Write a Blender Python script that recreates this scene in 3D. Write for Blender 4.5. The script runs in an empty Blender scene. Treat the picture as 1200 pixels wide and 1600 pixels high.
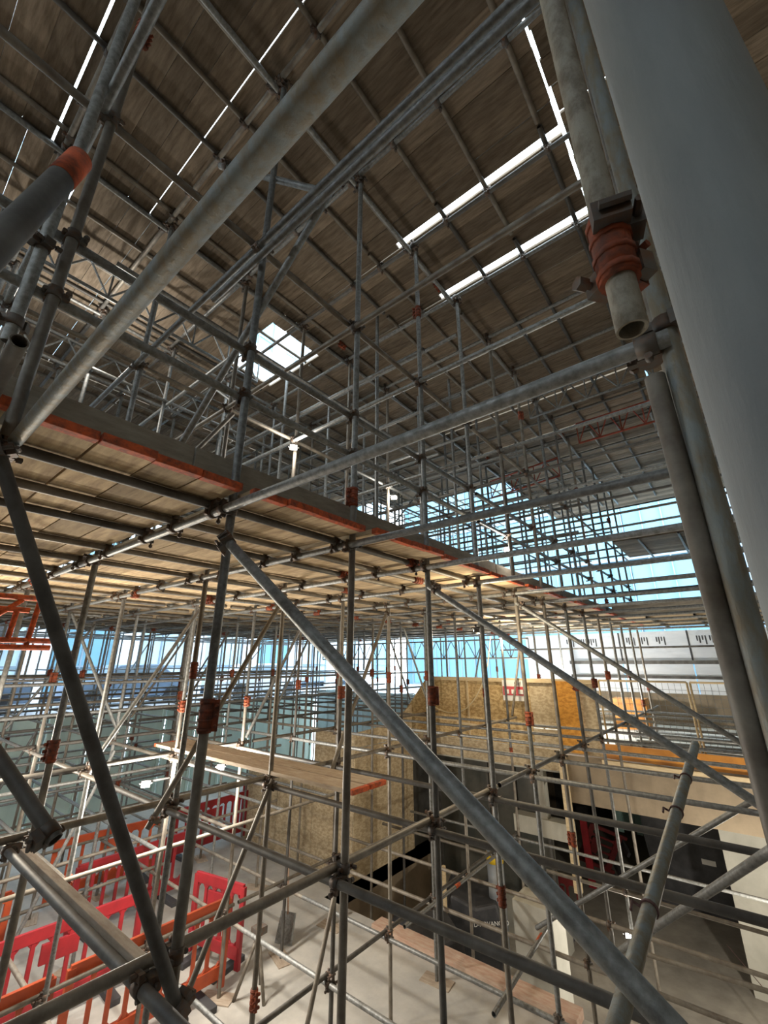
import bpy, bmesh, math, random
from mathutils import Vector, Matrix
random.seed(7)
C = bpy.context.scene.collection
SC = bpy.context.scene
PI = math.pi
ZO = 4.0                                   # the camera's eye is 4 m above the concrete floor

# ------------------------------------------------------------------ camera
FPX, PITCH, YAW, ROLL = 664.0, math.radians(19.46), math.radians(38.85), math.radians(-0.12)
Fh = Vector((-math.sin(YAW), math.cos(YAW), 0)); Rt = Vector((math.cos(YAW), math.sin(YAW), 0)); Up = Vector((0, 0, 1))
FW = math.cos(PITCH)*Fh + math.sin(PITCH)*Up
U0 = -math.sin(PITCH)*Fh + math.cos(PITCH)*Up
RR = math.cos(ROLL)*Rt + math.sin(ROLL)*U0
UU = -math.sin(ROLL)*Rt + math.cos(ROLL)*U0
cd = bpy.data.cameras.new('camera'); cam = bpy.data.objects.new('camera', cd); C.objects.link(cam)
cd.sensor_fit = 'VERTICAL'; cd.sensor_height = 36; cd.sensor_width = 27
cd.lens = 36*FPX/1600; cd.clip_start = 0.01; cd.clip_end = 300
m = Matrix((RR, UU, -FW)).transposed().to_4x4(); m.translation = Vector((0, 0, ZO)); cam.matrix_world = m
SC.camera = cam

# ------------------------------------------------------------------ world and exposure
SC.view_settings.view_transform = 'Standard'; SC.view_settings.look = 'None'
SC.view_settings.gamma = 1; SC.view_settings.exposure = 0.55
SC.cycles.use_denoising = True
SC.cycles.max_bounces = 6; SC.cycles.diffuse_bounces = 4
w = bpy.data.worlds.new('sky'); SC.world = w; w.use_nodes = True
bg = w.node_tree.nodes['Background']; bg.inputs[0].default_value = (0.80, 0.92, 1.0, 1); bg.inputs[1].default_value = 5.5
LAMP = 0.55                                  # common factor on the work lights

# ------------------------------------------------------------------ materials
def mat(name, col, rough=0.6, metal=0.0, col2=None, scale=6.0, stretch=(1, 1, 1), coords='Position', bump=0.0, rnd=0.0,
        emit=None, estr=0.0, detail=6.0, lo=0.35, hi=0.65, spec=0.5, mul=None):
    M = bpy.data.materials.new(name); M.use_nodes = True
    nt = M.node_tree; b = nt.nodes['Principled BSDF']
    b.inputs['Base Color'].default_value = (*col, 1); b.inputs['Roughness'].default_value = rough
    b.inputs['Metallic'].default_value = metal; b.inputs['Specular IOR Level'].default_value = spec
    if emit:
        b.inputs['Emission Color'].default_value = (*emit, 1); b.inputs['Emission Strength'].default_value = estr
    if col2:
        if coords == 'Position':
            g = nt.nodes.new('ShaderNodeNewGeometry'); src = g.outputs['Position']
        else:
            g = nt.nodes.new('ShaderNodeTexCoord'); src = g.outputs['Object']
        oi = nt.nodes.new('ShaderNodeObjectInfo')
        ad = nt.nodes.new('ShaderNodeVectorMath'); ad.operation = 'MULTIPLY_ADD'
        ad.inputs[1].default_value = stretch
        off = nt.nodes.new('ShaderNodeVectorMath'); off.operation = 'SCALE'; off.inputs[0].default_value = (13, 29, 41)
        nt.links.new(oi.outputs['Random'], off.inputs['Scale'])
        nt.links.new(src, ad.inputs[0]); nt.links.new(off.outputs[0], ad.inputs[2])
        n = nt.nodes.new('ShaderNodeTexNoise'); n.inputs['Scale'].default_value = scale; n.inputs['Detail'].default_value = detail
        n.inputs['Roughness'].default_value = 0.65
        nt.links.new(ad.outputs[0], n.inputs['Vector'])
        r = nt.nodes.new('ShaderNodeMapRange'); r.inputs[1].default_value = lo; r.inputs[2].default_value = hi
        nt.links.new(n.outputs['Fac'], r.inputs[0])
        mx = nt.nodes.new('ShaderNodeMix'); mx.data_type = 'RGBA'
        mx.inputs[6].default_value = (*col, 1); mx.inputs[7].default_value = (*col2, 1)
        nt.links.new(r.outputs[0], mx.inputs[0])
        out = mx.outputs[2]
        if rnd:
            hv = nt.nodes.new('ShaderNodeHueSaturation')
            mr = nt.nodes.new('ShaderNodeMapRange'); mr.inputs[3].default_value = 1-rnd; mr.inputs[4].default_value = 1+rnd
            nt.links.new(oi.outputs['Random'], mr.inputs[0]); nt.links.new(mr.outputs[0], hv.inputs['Value'])
            nt.links.new(out, hv.inputs['Color']); out = hv.outputs[0]
        nt.links.new(out, b.inputs['Base Color'])
        if bump:
            bp = nt.nodes.new('ShaderNodeBump'); bp.inputs['Strength'].default_value = bump; bp.inputs['Distance'].default_value = 0.01
            nt.links.new(n.outputs['Fac'], bp.inputs['Height']); nt.links.new(bp.outputs[0], b.inputs['Normal'])
    return M

GALV = mat('galvanised_tube', (0.25, 0.255, 0.25), 0.45, 0.3, (0.12, 0.122, 0.115), 16, (2, 2, 2), bump=0.3, rnd=0.3, detail=9)
GALVB = mat('galvanised_tube_brown', (0.22, 0.20, 0.165), 0.55, 0.2, (0.12, 0.10, 0.08), 8, bump=0.2, rnd=0.25)
GALVD = mat('galvanised_tube_dull', (0.12, 0.115, 0.105), 0.6, 0.2, (0.06, 0.055, 0.05), 7, bump=0.2, rnd=0.2)
GALVN = mat('galvanised_tube_weathered', (0.20, 0.22, 0.215), 0.5, 0.2, (0.19, 0.155, 0.10), 11, (2.5, 2.5, .8), bump=0.5, detail=12, lo=0.40, hi=0.62)
GALVP = mat('galvanised_tube_streaked', (0.15, 0.165, 0.17), 0.6, 0.1, (0.20, 0.215, 0.215), 10, (3, 3, .5), bump=0.2, detail=10, lo=0.35, hi=0.65)
GALVM = mat('galvanised_tube_mottled', (0.27, 0.25, 0.20), 0.5, 0.1, (0.14, 0.115, 0.08), 16, (2, 2, 1.2), bump=0.6, detail=12, lo=0.42, hi=0.62)
STEEL = mat('coupler_steel', (0.11, 0.10, 0.09), 0.6, 0.5, (0.14, 0.065, 0.03), 22, lo=0.45, hi=0.7, rnd=0.3)
RUST = mat('rusty_sleeve', (0.30, 0.06, 0.018), 0.8, 0.1, (0.08, 0.035, 0.025), 26, bump=0.3, rnd=0.3)
ORANGE = mat('orange_paint', (0.60, 0.10, 0.02), 0.75, 0, (0.17, 0.04, 0.018), 24, lo=0.38, hi=0.66, bump=0.4)
REDP = mat('red_oxide_paint', (0.34, 0.06, 0.03), 0.7, 0, (0.2, 0.05, 0.03), 18)
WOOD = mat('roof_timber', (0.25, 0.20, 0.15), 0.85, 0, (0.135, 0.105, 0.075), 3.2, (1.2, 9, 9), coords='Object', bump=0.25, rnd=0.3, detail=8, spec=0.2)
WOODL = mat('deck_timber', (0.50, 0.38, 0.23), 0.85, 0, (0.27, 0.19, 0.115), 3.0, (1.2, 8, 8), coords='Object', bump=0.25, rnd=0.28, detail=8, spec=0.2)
TOE = mat('toe_board_timber', (0.30, 0.27, 0.22), 0.85, 0, (0.21, 0.185, 0.15), 3, (2, 2, 9), bump=0.2, rnd=0.15, spec=0.2)
PALEW = mat('pale_dusty_timber', (0.46, 0.39, 0.31), 0.9, 0, (0.33, 0.26, 0.2), 4, (1.5, 8, 8), coords='Object', rnd=0.1, spec=0.2)
KERB = mat('pinkish_timber', (0.44, 0.27, 0.20), 0.9, 0, (0.52, 0.40, 0.31), 4, (1.5, 6, 6), coords='Object', spec=0.2)
CONC = mat('concrete_floor_dusty', (0.50, 0.48, 0.44), 0.92, 0, (0.34, 0.33, 0.31), 1.3, bump=0.3, detail=10, spec=0.2)
CONCW = mat('cast_concrete', (0.27, 0.215, 0.15), 0.9, 0, (0.19, 0.15, 0.105), 2.2, bump=0.2, detail=9, spec=0.2)
CONCP = mat('pale_concrete', (0.52, 0.51, 0.45), 0.9, 0, (0.42, 0.41, 0.36), 2.0, bump=0.15, spec=0.2)
PITF = mat('basement_slab', (0.38, 0.35, 0.30), 0.92, 0, (0.25, 0.23, 0.20), 1.6, bump=0.5, detail=12, spec=0.2)
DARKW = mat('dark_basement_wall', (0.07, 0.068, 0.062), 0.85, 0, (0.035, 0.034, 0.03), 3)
OSB = mat('osb_board', (0.62, 0.46, 0.235), 0.75, 0, (0.38, 0.25, 0.11), 13, (1, 1, 1.8), detail=2.5, lo=0.4, hi=0.6, bump=0.2, spec=0.25)
PRINT = mat('faded_print', (0.25, 0.19, 0.11), 0.8)
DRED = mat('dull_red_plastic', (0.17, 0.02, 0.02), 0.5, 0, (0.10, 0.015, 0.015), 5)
OSBG = mat('osb_board_grey', (0.52, 0.43, 0.29), 0.8, 0, (0.36, 0.28, 0.175), 12, (1, 1, 1.8), detail=2.5, lo=0.4, hi=0.6, bump=0.2, spec=0.25)
OSBO = mat('osb_board_amber', (0.62, 0.30, 0.055), 0.7, 0, (0.42, 0.185, 0.03), 12, (1, 1, 1.8), detail=2.5, lo=0.4, hi=0.62, spec=0.25)
BATTEN = mat('softwood_batten', (0.64, 0.52, 0.33), 0.8, 0, (0.5, 0.38, 0.22), 8, (1, 1, 6))
AMBER = mat('amber_formwork_ply', (0.52, 0.22, 0.03), 0.5, 0, (0.36, 0.14, 0.02), 3)
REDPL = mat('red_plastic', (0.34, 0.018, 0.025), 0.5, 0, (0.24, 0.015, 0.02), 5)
ORPL = mat('orange_plastic', (0.52, 0.085, 0.022), 0.5, 0, (0.38, 0.06, 0.02), 5)
WHITE = mat('white_sign', (0.75, 0.74, 0.70), 0.6)
SIGNR = mat('sign_red', (0.50, 0.07, 0.08), 0.6)
INK = mat('dark_print', (0.05, 0.05, 0.055), 0.7)
MEMB = mat('white_membrane', (0.78, 0.80, 0.83), 0.6, 0, (0.66, 0.69, 0.73), 1.5, (1, 1, 6), bump=0.1)
BLACK = mat('black_sheeting', (0.03, 0.032, 0.036), 0.5, 0, (0.06, 0.06, 0.065), 5, bump=0.5)
BLACKG = mat('dark_glazing', (0.05, 0.055, 0.05), 0.35, 0, (0.10, 0.095, 0.08), 2.2)
TEAL = mat('teal_tarpaulin', (0.17, 0.30, 0.27), 0.6, 0, (0.25, 0.38, 0.35), 3, bump=0.5)
GREENP = mat('pale_green_panel', (0.62, 0.76, 0.70), 0.5, 0, (0.50, 0.63, 0.58), 1.2, (1, 1, 0.4))
BLUEP = mat('pale_blue_panel', (0.45, 0.58, 0.62), 0.5, 0, (0.36, 0.48, 0.53), 1.2)
FWHITE = mat('facade_white_stone', (0.80, 0.82, 0.86), 0.6, 0, (0.72, 0.75, 0.80), 1.2)
FGLASS = mat('facade_blue_glass', (0.13, 0.28, 0.40), 0.6, 0, (0.18, 0.36, 0.48), 0.35, detail=2)
FGLASSP = mat('facade_pale_glass', (0.22, 0.44, 0.56), 0.6, 0, (0.18, 0.38, 0.50), 0.3, detail=2)
FGLASSL = mat('office_glass', (0.42, 0.60, 0.70), 0.5, 0, (0.58, 0.74, 0.82), 0.35, detail=2)
FDARK = mat('facade_dark_interior', (0.10, 0.15, 0.22), 0.4, 0, (0.18, 0.25, 0.34), 0.9)
FFRAME = mat('facade_frame', (0.26, 0.34, 0.42), 0.5)
ROAD = mat('street_paving', (0.5, 0.52, 0.56), 0.9, 0, (0.42, 0.44, 0.48), 1.0)
CABLE = mat('cream_cable', (0.62, 0.52, 0.33), 0.5)
ROPE = mat('brown_rope', (0.10, 0.05, 0.045), 0.8)
YELLOW = mat('yellow_tape', (0.75, 0.52, 0.03), 0.6)
BLUEPIPE = mat('grey_blue_pipe', (0.20, 0.23, 0.27), 0.5, 0, (0.28, 0.29, 0.29), 4)
LENS = mat('lamp_lens', (1, 1, 1), 0.4, emit=(1.0, 0.95, 0.85), estr=60.0)
LAMPB = mat('lamp_body', (0.05, 0.05, 0.05), 0.5)
CAR = mat('car_paint', (0.22, 0.30, 0.42), 0.35)
CARG = mat('car_window', (0.30, 0.40, 0.50), 0.2)

# ------------------------------------------------------------------ helpers
ORD = ('first second third fourth fifth sixth seventh eighth ninth tenth eleventh twelfth thirteenth fourteenth fifteenth sixteenth '
       'seventeenth eighteenth nineteenth').split()
TENS = {2: 'twent', 3: 'thirt', 4: 'fort', 5: 'fift', 6: 'sixt', 7: 'sevent', 8: 'eight', 9: 'ninet'}
def ordw(n):
    if n <= 19: return ORD[n-1]
    t, u = divmod(n, 10)
    return TENS[t]+'ieth' if u == 0 else TENS[t]+'y-'+ORD[u-1]
def V(x, y, z): return Vector((x, y, z+ZO))
def tag(o, label=None, cat=None, group=None, kind=None):
    if label: o['label'] = label
    if cat: o['category'] = cat
    if group: o['group'] = group
    if kind: o['kind'] = kind
    return o
def obj(name, me, parent=None, mtx=None):
    o = bpy.data.objects.new(name, me); C.objects.link(o)
    if parent: o.parent = parent
    if mtx is not None:
        if parent: o.matrix_local = parent.matrix_world.inverted() @ mtx
        else: o.matrix_world = mtx
    return o
def empty(name, loc, rz=0):
    o = bpy.data.objects.new(name, None); C.objects.link(o)
    o.matrix_world = Matrix.Translation(loc) @ Matrix.Rotation(rz, 4, 'Z'); o.empty_display_size = 0.1
    return o
class MB:
    def __init__(s): s.b = bmesh.new()
    def box(s, x0, x1, y0, y1, z0, z1, mtx=None, bevel=0):
        vs = [s.b.verts.new((x, y, z)) for x in (x0, x1) for y in (y0, y1) for z in (z0, z1)]
        if mtx is not None:
            for v in vs: v.co = mtx @ v.co
        for f in ((0, 1, 3, 2), (4, 6, 7, 5), (0, 4, 5, 1), (2, 3, 7, 6), (0, 2, 6, 4), (1, 5, 7, 3)):
            s.b.faces.new([vs[i] for i in f])
        return s
    def bar(s, p, q, r, n=8, r2=None, cap=True):
        p, q = Vector(p), Vector(q); d = (q-p).normalized()
        a = d.orthogonal().normalized(); c = d.cross(a)
        A, B = [], []
        for i in range(n):
            t = 2*PI*i/n; e = math.cos(t)*a+math.sin(t)*c
            A.append(s.b.verts.new(p+e*r)); B.append(s.b.verts.new(q+e*(r2 or r)))
        for i in range(n):
            f = s.b.faces.new((A[i], A[(i+1) % n], B[(i+1) % n], B[i])); f.smooth = n > 6
        if cap:
            s.b.faces.new(A[::-1]); s.b.faces.new(B)
        return s
    def poly(s, pts, thick):                 # a prism: polygon pts pushed along vector thick
        t = Vector(thick)
        A = [s.b.verts.new(Vector(p)) for p in pts]; B = [s.b.verts.new(Vector(p)+t) for p in pts]
        s.b.faces.new(A[::-1]); s.b.faces.new(B)
        n = len(pts)
        for i in range(n): s.b.faces.new((A[i], A[(i+1) % n], B[(i+1) % n], B[i]))
        return s
    def path(s, pts, r, n=6):
        for p, q in zip(pts, pts[1:]): s.bar(p, q, r, n)
        return s
    def mesh(s, name, M, bevel=0):
        bmesh.ops.recalc_face_normals(s.b, faces=s.b.faces)
        if bevel:
            bmesh.ops.bevel(s.b, geom=list(s.b.edges), offset=bevel, segments=2, affect='EDGES', profile=0.6)
        me = bpy.data.meshes.new(name); s.b.to_mesh(me); s.b.free()
        me.materials.append(M); return me
    def build(s, name, M, parent=None, mtx=None, bevel=0):
        return obj(name, s.mesh(name, M, bevel), parent, mtx)

def world_mb(name, M, fn, kind=None, parent=None):
    """a mesh whose vertices are given in eye-level coordinates"""
    b = MB(); fn(b)
    for v in b.b.verts: v.co.z += ZO
    o = b.build(name, M, parent)
    if parent: o.matrix_local = parent.matrix_world.inverted()
    if kind: o['kind'] = kind
    return o
def base_mb(name, M, fn, parent=None):
    """like world_mb, with the object's origin at the middle of its base"""
    b = MB(); fn(b)
    co = [v.co for v in b.b.verts]
    lo = [min(c[i] for c in co) for i in range(3)]; hi = [max(c[i] for c in co) for i in range(3)]
    c = Vector(((lo[0]+hi[0])/2, (lo[1]+hi[1])/2, lo[2]))
    for v in b.b.verts: v.co -= c
    return b.build(name, M, parent, Matrix.Translation(c+Vector((0, 0, ZO))))

def text(body, size, M, parent, mtx, name='lettering', extrude=0.0):
    cu = bpy.data.curves.new('t', 'FONT'); cu.body = body; cu.size = size; cu.extrude = extrude
    o = bpy.data.objects.new('t', cu); C.objects.link(o); bpy.context.view_layer.update()
    me = bpy.data.meshes.new_from_object(o.evaluated_get(bpy.context.evaluated_depsgraph_get()))
    bpy.data.objects.remove(o); bpy.data.curves.remove(cu)
    me.materials.clear(); me.materials.append(M)
    return obj(name, me, parent, mtx)
def project(p):
    p = Vector(p); wd = FW.dot(p)
    if wd < 0.03: return None
    return 600+FPX*RR.dot(p)/wd, 800-FPX*UU.dot(p)/wd
def inview(p, q, mx=90, n=40):
    p, q = Vector(p), Vector(q)
    for i in range(n+1):
        r = project(p.lerp(q, i/n))
        if r and -mx < r[0] < 1200+mx and -mx < r[1] < 1600+mx: return True
    return False

TR = 0.02415
_tm = {}
def tube_mesh(L, M, n=14, r=TR):
    k = (round(L, 3), M.name, n, r)
    if k in _tm: return _tm[k]
    b = bmesh.new(); rings = []
    for rr, z in ((r, 0), (r, L), (r-0.004, L), (r-0.004, 0)):
        rings.append([b.verts.new((rr*math.cos(2*PI*i/n), rr*math.sin(2*PI*i/n), z)) for i in range(n)])
    for a in range(4):
        A, B = rings[a], rings[(a+1) % 4]
        for i in range(n):
            f = b.faces.new((A[i], A[(i+1) % n], B[(i+1) % n], B[i])); f.smooth = a in (0, 2)
            if a in (0, 2):
                pass
    for e in b.edges:
        if len(e.link_faces) == 2 and e.link_faces[0].smooth != e.link_faces[1].smooth: e.smooth = False
    me = bpy.data.meshes.new('tube'); b.to_mesh(me); b.free(); me.materials.append(M)
    _tm[k] = me; return me
def frame(p, q):
    d = (q-p).normalized(); a = Vector((0, 0, 1)) if abs(d.z) < 0.95 else Vector((1, 0, 0))
    x = (a-d*a.dot(d)).normalized(); y = d.cross(x)
    mm = Matrix((x, y, d)).transposed().to_4x4(); mm.translation = p; return mm
def tube(name, label, cat, group, p, q, M=GALV, n=14, r=TR):
    P, Q = V(*p), V(*q)
    o = obj(name, tube_mesh((Q-P).length, M, n, r), None, frame(P, Q))
    return tag(o, label, cat, group)

# couplers: shared meshes, always children of a tube
def coupler_mesh():
    b = MB()
    b.bar((-0.026, 0, 0), (0.026, 0, 0), 0.031, 12)                    # band round the first tube (along local x)
    b.bar((0, -0.026, 0.0485), (0, 0.026, 0.0485), 0.031, 12)          # band round the second tube (along local y)
    b.box(-0.03, 0.03, -0.03, 0.03, 0.012, 0.038)
    for sx in (-1, 1):
        b.box(sx*0.012-0.011, sx*0.012+0.011, 0.026, 0.052, -0.022, 0.0)
    b.bar((0, 0.044, -0.05), (0, 0.044, 0.022), 0.0065, 6); b.bar((0, 0.044, -0.048), (0, 0.044, -0.030), 0.013, 6)
    b.bar((0.044, 0, 0.1), (0.044, 0, 0.03), 0.0065, 6); b.bar((0.044, 0, 0.096), (0.044, 0, 0.078), 0.013, 6)
    b.box(0.028, 0.056, -0.014, 0.014, 0.045, 0.066)
    b.bar((0, -0.036, -0.012), (0, -0.036, 0.014), 0.010, 8); b.bar((-0.036, 0, 0.034), (-0.036, 0, 0.062), 0.010, 8)
    return b.mesh('coupler', STEEL)
CPL = coupler_mesh()
def sleeve_mesh():
    b = MB(); b.bar((0, 0, -0.075), (0, 0, 0.075), 0.033, 12)
    b.box(0.026, 0.058, -0.012, 0.012, -0.07, 0.07)
    for z in (-0.045, 0.0, 0.045):
        b.bar((0.046, -0.034, z), (0.046, 0.03, z), 0.0075, 6); b.bar((0.046, 0.016, z), (0.046, 0.034, z), 0.013, 6)
    for z in (-0.06, -0.02, 0.02, 0.06): b.bar((0, 0, z-0.006), (0, 0, z+0.006), 0.036, 12)
    return b.mesh('sleeve_coupler', RUST)
SLV = sleeve_mesh()
def plate_mesh():
    b = MB(); b.box(-0.075, 0.075, -0.075, 0.075, 0, 0.008); b.bar((0, 0, 0.008), (0, 0, 0.09), 0.018, 10)
    return b.mesh('base_plate', STEEL)
PLT = plate_mesh()
def band_mesh():
    b = MB(); b.bar((0, 0, -0.022), (0, 0, 0.022), 0.031, 12); b.box(0.024, 0.056, -0.02, 0.02, -0.02, 0.02)
    b.bar((0.044, -0.05, 0), (0.044, 0.04, 0), 0.0075, 6); b.bar((0.044, 0.03, 0), (0.044, 0.05, 0), 0.013, 6)
    b.box(-0.03, 0.03, -0.052, -0.024, -0.022, 0.022); b.bar((-0.02, -0.06, 0), (0.03, -0.06, 0), 0.008, 6)
    return b.mesh('swivel_clamp', STEEL)
BND = band_mesh()
def coupler(t, c1, d1, c2, d2, flip=None):
    """double coupler at tube t (centre c1 along d1) gripping another tube (c2 along d2)"""
    c1, c2 = V(*c1), V(*c2); d1 = Vector(d1).normalized(); nn = (c2-c1); nn = (nn-d1*nn.dot(d1)).normalized()
    y = nn.cross(d1)
    if random.random() < 0.5: d1, y = -d1, -y
    mm = Matrix((d1, y, nn)).transposed().to_4x4(); mm.translation = c1
    return obj('coupler', CPL, t, mm)
def sleeve(t, p, d):
    P = V(*p); mm = frame(P, P+Vector(d)) @ Matrix.Rotation(random.uniform(0, 6.28), 4, 'Z')
    return obj('sleeve_coupler', SLV, t, mm)
def clamp(t, p, d, rot=None):
    P = V(*p); mm = frame(P, P+Vector(d)) @ Matrix.Rotation(random.uniform(0, 6.28) if rot is None else rot, 4, 'Z')
    return obj('swivel_clamp', BND, t, mm)

# ------------------------------------------------------------------ the setting: floors, slab, walls
FLOOR, PIT, SLAB = -4.0, -5.3, -1.7
def f_floor(b):
    b.box(-24, 4.2, -5, 6.75, FLOOR-0.3, FLOOR); b.box(-24, -6.85, 6.75, 14, FLOOR-0.3, FLOOR)
world_mb('floor', CONC, f_floor, 'structure')
world_mb('floor_basement', PITF, lambda b: b.box(-7.5, 4.2, 6.75, 22, PIT-0.3, PIT), 'structure')
world_mb('wall_pit', CONCW, lambda b: (b.box(-6.85, 4.2, 6.6, 6.75, PIT, FLOOR-0.01), b.box(-7.0, -6.85, 6.75, 19.2, PIT, FLOOR-0.01)), 'structure')
world_mb('light_block_right', CONCW, lambda b: b.box(4.2, 4.45, -5, 22, PIT-0.3, 6.0), 'structure')  # unseen, added to block light coming in from the right
world_mb('light_block_rear', CONCW, lambda b: b.box(-24, 4.45, -5.25, -5, FLOOR-0.3, 4.2), 'structure')  # unseen, added to block light from behind; the gap above admits some
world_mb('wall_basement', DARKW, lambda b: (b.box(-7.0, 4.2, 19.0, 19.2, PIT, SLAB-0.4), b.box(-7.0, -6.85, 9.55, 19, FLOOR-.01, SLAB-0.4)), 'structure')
world_mb('slab_street_level', CONCP, lambda b: b.box(-7.0, 4.2, 9.8, 22, SLAB-0.4, SLAB), 'structure')
world_mb('beam_slab_edge', CONCW, lambda b: b.box(-3.3, 4.2, 9.6, 9.8, SLAB-0.82, SLAB-0.02), 'structure')
world_mb('column_concrete', CONCP, lambda b: b.box(-1.08, 0.3, 11.2, 12.0, PIT, SLAB-0.4), 'structure')
world_mb('pillar_concrete', CONCP, lambda b: b.box(-3.6, -3.0, 7.6, 8.1, PIT, -3.45), 'structure')
world_mb('street', ROAD, lambda b: (b.box(-60, -16, -20, 40, -1.75, -1.5), b.box(-16, 30, 22, 60, -1.75, -1.5)), 'structure')

# ------------------------------------------------------------------ buildings beyond the site
def street_building():
    t = empty('office_building', V(-22.3, 8, -1.5)); tag(t, 'pale office building with white columns and blue windows across the street on the left', 'building')
    X = -22
    world_mb('back_wall', FDARK, lambda b: b.box(X-0.9, X-0.6, -12, 26, -1.5, 25), parent=t)
    for k in range(11):
        y = -8+3.3*k
        world_mb('column', FWHITE, lambda b: b.box(X-0.35, X+0.25, y-0.42, y+0.42, -1.5, 25), parent=t)
        y0, y1 = y+0.42, y+2.88
        for z0, z1 in ((-1.2, 1.9), (2.5, 5.6), (6.2, 9.3), (9.9, 13.0), (13.6, 16.7), (17.3, 20.4), (21.0, 24.1)):
            g = world_mb('window', FGLASSL if (k+int(z0)) % 3 else FGLASSP, lambda b: b.box(X-0.3, X-0.25, y0, y1, z0, z1), parent=t)
            def fr(b):
                for yy in (y0+0.03, (y0+y1)/2, y1-0.03): b.box(X-0.25, X-0.18, yy-0.03, yy+0.03, z0, z1)
                for zz in (z0+0.03, z0+1.05, z1-0.03): b.box(X-0.25, X-0.19, y0, y1, zz-0.03, zz+0.03)
            f = world_mb('window_frame', FFRAME, fr, parent=t)
    for z in (2.2, 5.9, 9.6, 13.3, 17.0, 20.7, 24.4):
        world_mb('floor_band', FWHITE, lambda b: b.box(X-0.45, X+0.05, -9, 26, z-0.3, z+0.3), parent=t)
    # dark fascia with pale letters above the ground floor
    world_mb('fascia', INK, lambda b: b.box(X+0.26, X+0.32, 1.4, 4.2, 0.5, 1.6), parent=t)
    text('oss', 0.9, WHITE, t, Matrix.Translation(V(X+0.34, 2.3, 0.72)) @ Matrix.Rotation(PI/2, 4, 'Z') @ Matrix.Rotation(PI/2, 4, 'X'))
street_building()
def end_building():
    Y = 27
    t = empty('glass_tower', V(-6, Y+0.5, -1.5)); tag(t, 'pale blue glass-fronted tower seen through the open far end of the scaffold', 'building')
    world_mb('back_wall', FGLASS, lambda b: b.box(-20, 22, Y+0.5, Y+0.7, -1.5, 27), parent=t)
    for k in range(8):
        x = -19+5*k
        for i, z in enumerate((-1.5, 2.0, 5.5, 9.0, 12.5, 16.0, 19.5, 23.0)):
            world_mb('glass_panel', (FGLASSP, FGLASS, FGLASSP, FGLASSP)[(k*3+i*2) % 4], lambda b: b.box(x+0.06, x+4.94, Y, Y+0.06, z+0.12, z+3.38), parent=t)
    def mull(b):
        for k in range(42):
            b.box(-19+k-0.03, -19+k+0.03, Y-0.12, Y-0.002, -1.5, 26.5)
        for z in (-1.5, 2.0, 5.5, 9.0, 12.5, 16, 19.5, 23, 26.5): b.box(-19, 21, Y-0.1, Y-0.002, z-0.1, z+0.1)
    world_mb('mullion_grid', FFRAME, mull, parent=t)
end_building()
def car(x, y, label, M, wind=CARG):
    t = empty('car', V(x, y, -1.5)); tag(t, label, 'car')
    prof = [(-2.1, .3), (-2.1, .75), (-1.3, .92), (-.7, 1.42), (.75, 1.45), (1.45, 1.0), (2.1, .9), (2.15, .3)]
    b = MB().poly([(-.85, p, z) for p, z in prof], (1.7, 0, 0)); b.build('body', M, t, Matrix.Translation(V(x, y, -1.5)), 0.06)
    b = MB().poly([(.86, p, z) for p, z in ((-1.15, .95), (-.65, 1.36), (.7, 1.38), (1.25, 1.0))], (.015, 0, 0)); b.build('side_window', wind, t, Matrix.Translation(V(x, y, -1.5)))
    for yy in (-1.35, 1.35):
        for xx in (-.8, .8):
            MB().bar((xx-.1, yy, .32), (xx+.1, yy, .32), .32, 16).build('wheel', INK, t, Matrix.Translation(V(x, y, -1.5)))
car(-18.6, 2.2, 'dark blue car parked in the street beyond the scaffold, leftmost of the three', CAR)
car(-18.9, 7.6, 'dark blue car parked in the street, middle of the three cars', CAR)
car(-18.6, 13.2, 'silver car parked in the street, rightmost of the three cars', FWHITE)

# hoarding of tall pale panels along the street side
k = 0
for i in range(16):
    y0 = -3.2+1.05*i
    b = MB(); b.box(-0.03, 0, 0, 1.0, 0, 2.6)
    for yy in (0.05, 0.95): b.box(0, 0.05, yy-0.04, yy+0.04, 0, 2.62)
    o = b.build('hoarding_panel', GREENP, None, Matrix.Translation(V(-14.82, y0, FLOOR)))
    if inview((-14.9, y0, -4), (-14.9, y0+1, -1.4)):
        k += 1; tag(o, f'pale green hoarding panel beside the street, {ordw(k)} from the left', 'hoarding panel', 'green hoarding panels')
    else: bpy.data.objects.remove(o)
for i in range(6):
    b = MB(); b.box(0, 1.22, 0, 0.03, 0, 2.9); b.box(0, 0.06, -0.05, 0, 0, 2.92); b.box(0.58, 0.64, -0.05, 0, 0, 2.92)
    o = b.build('hoarding_panel', BLUEP, None, Matrix.Translation(V(-14.6+1.26*i, 13.6, FLOOR)))
    tag(o, f'pale blue hoarding panel at the far end behind the plywood enclosure, {ordw(i+1)} from the left', 'hoarding panel', 'blue hoarding panels')

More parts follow.
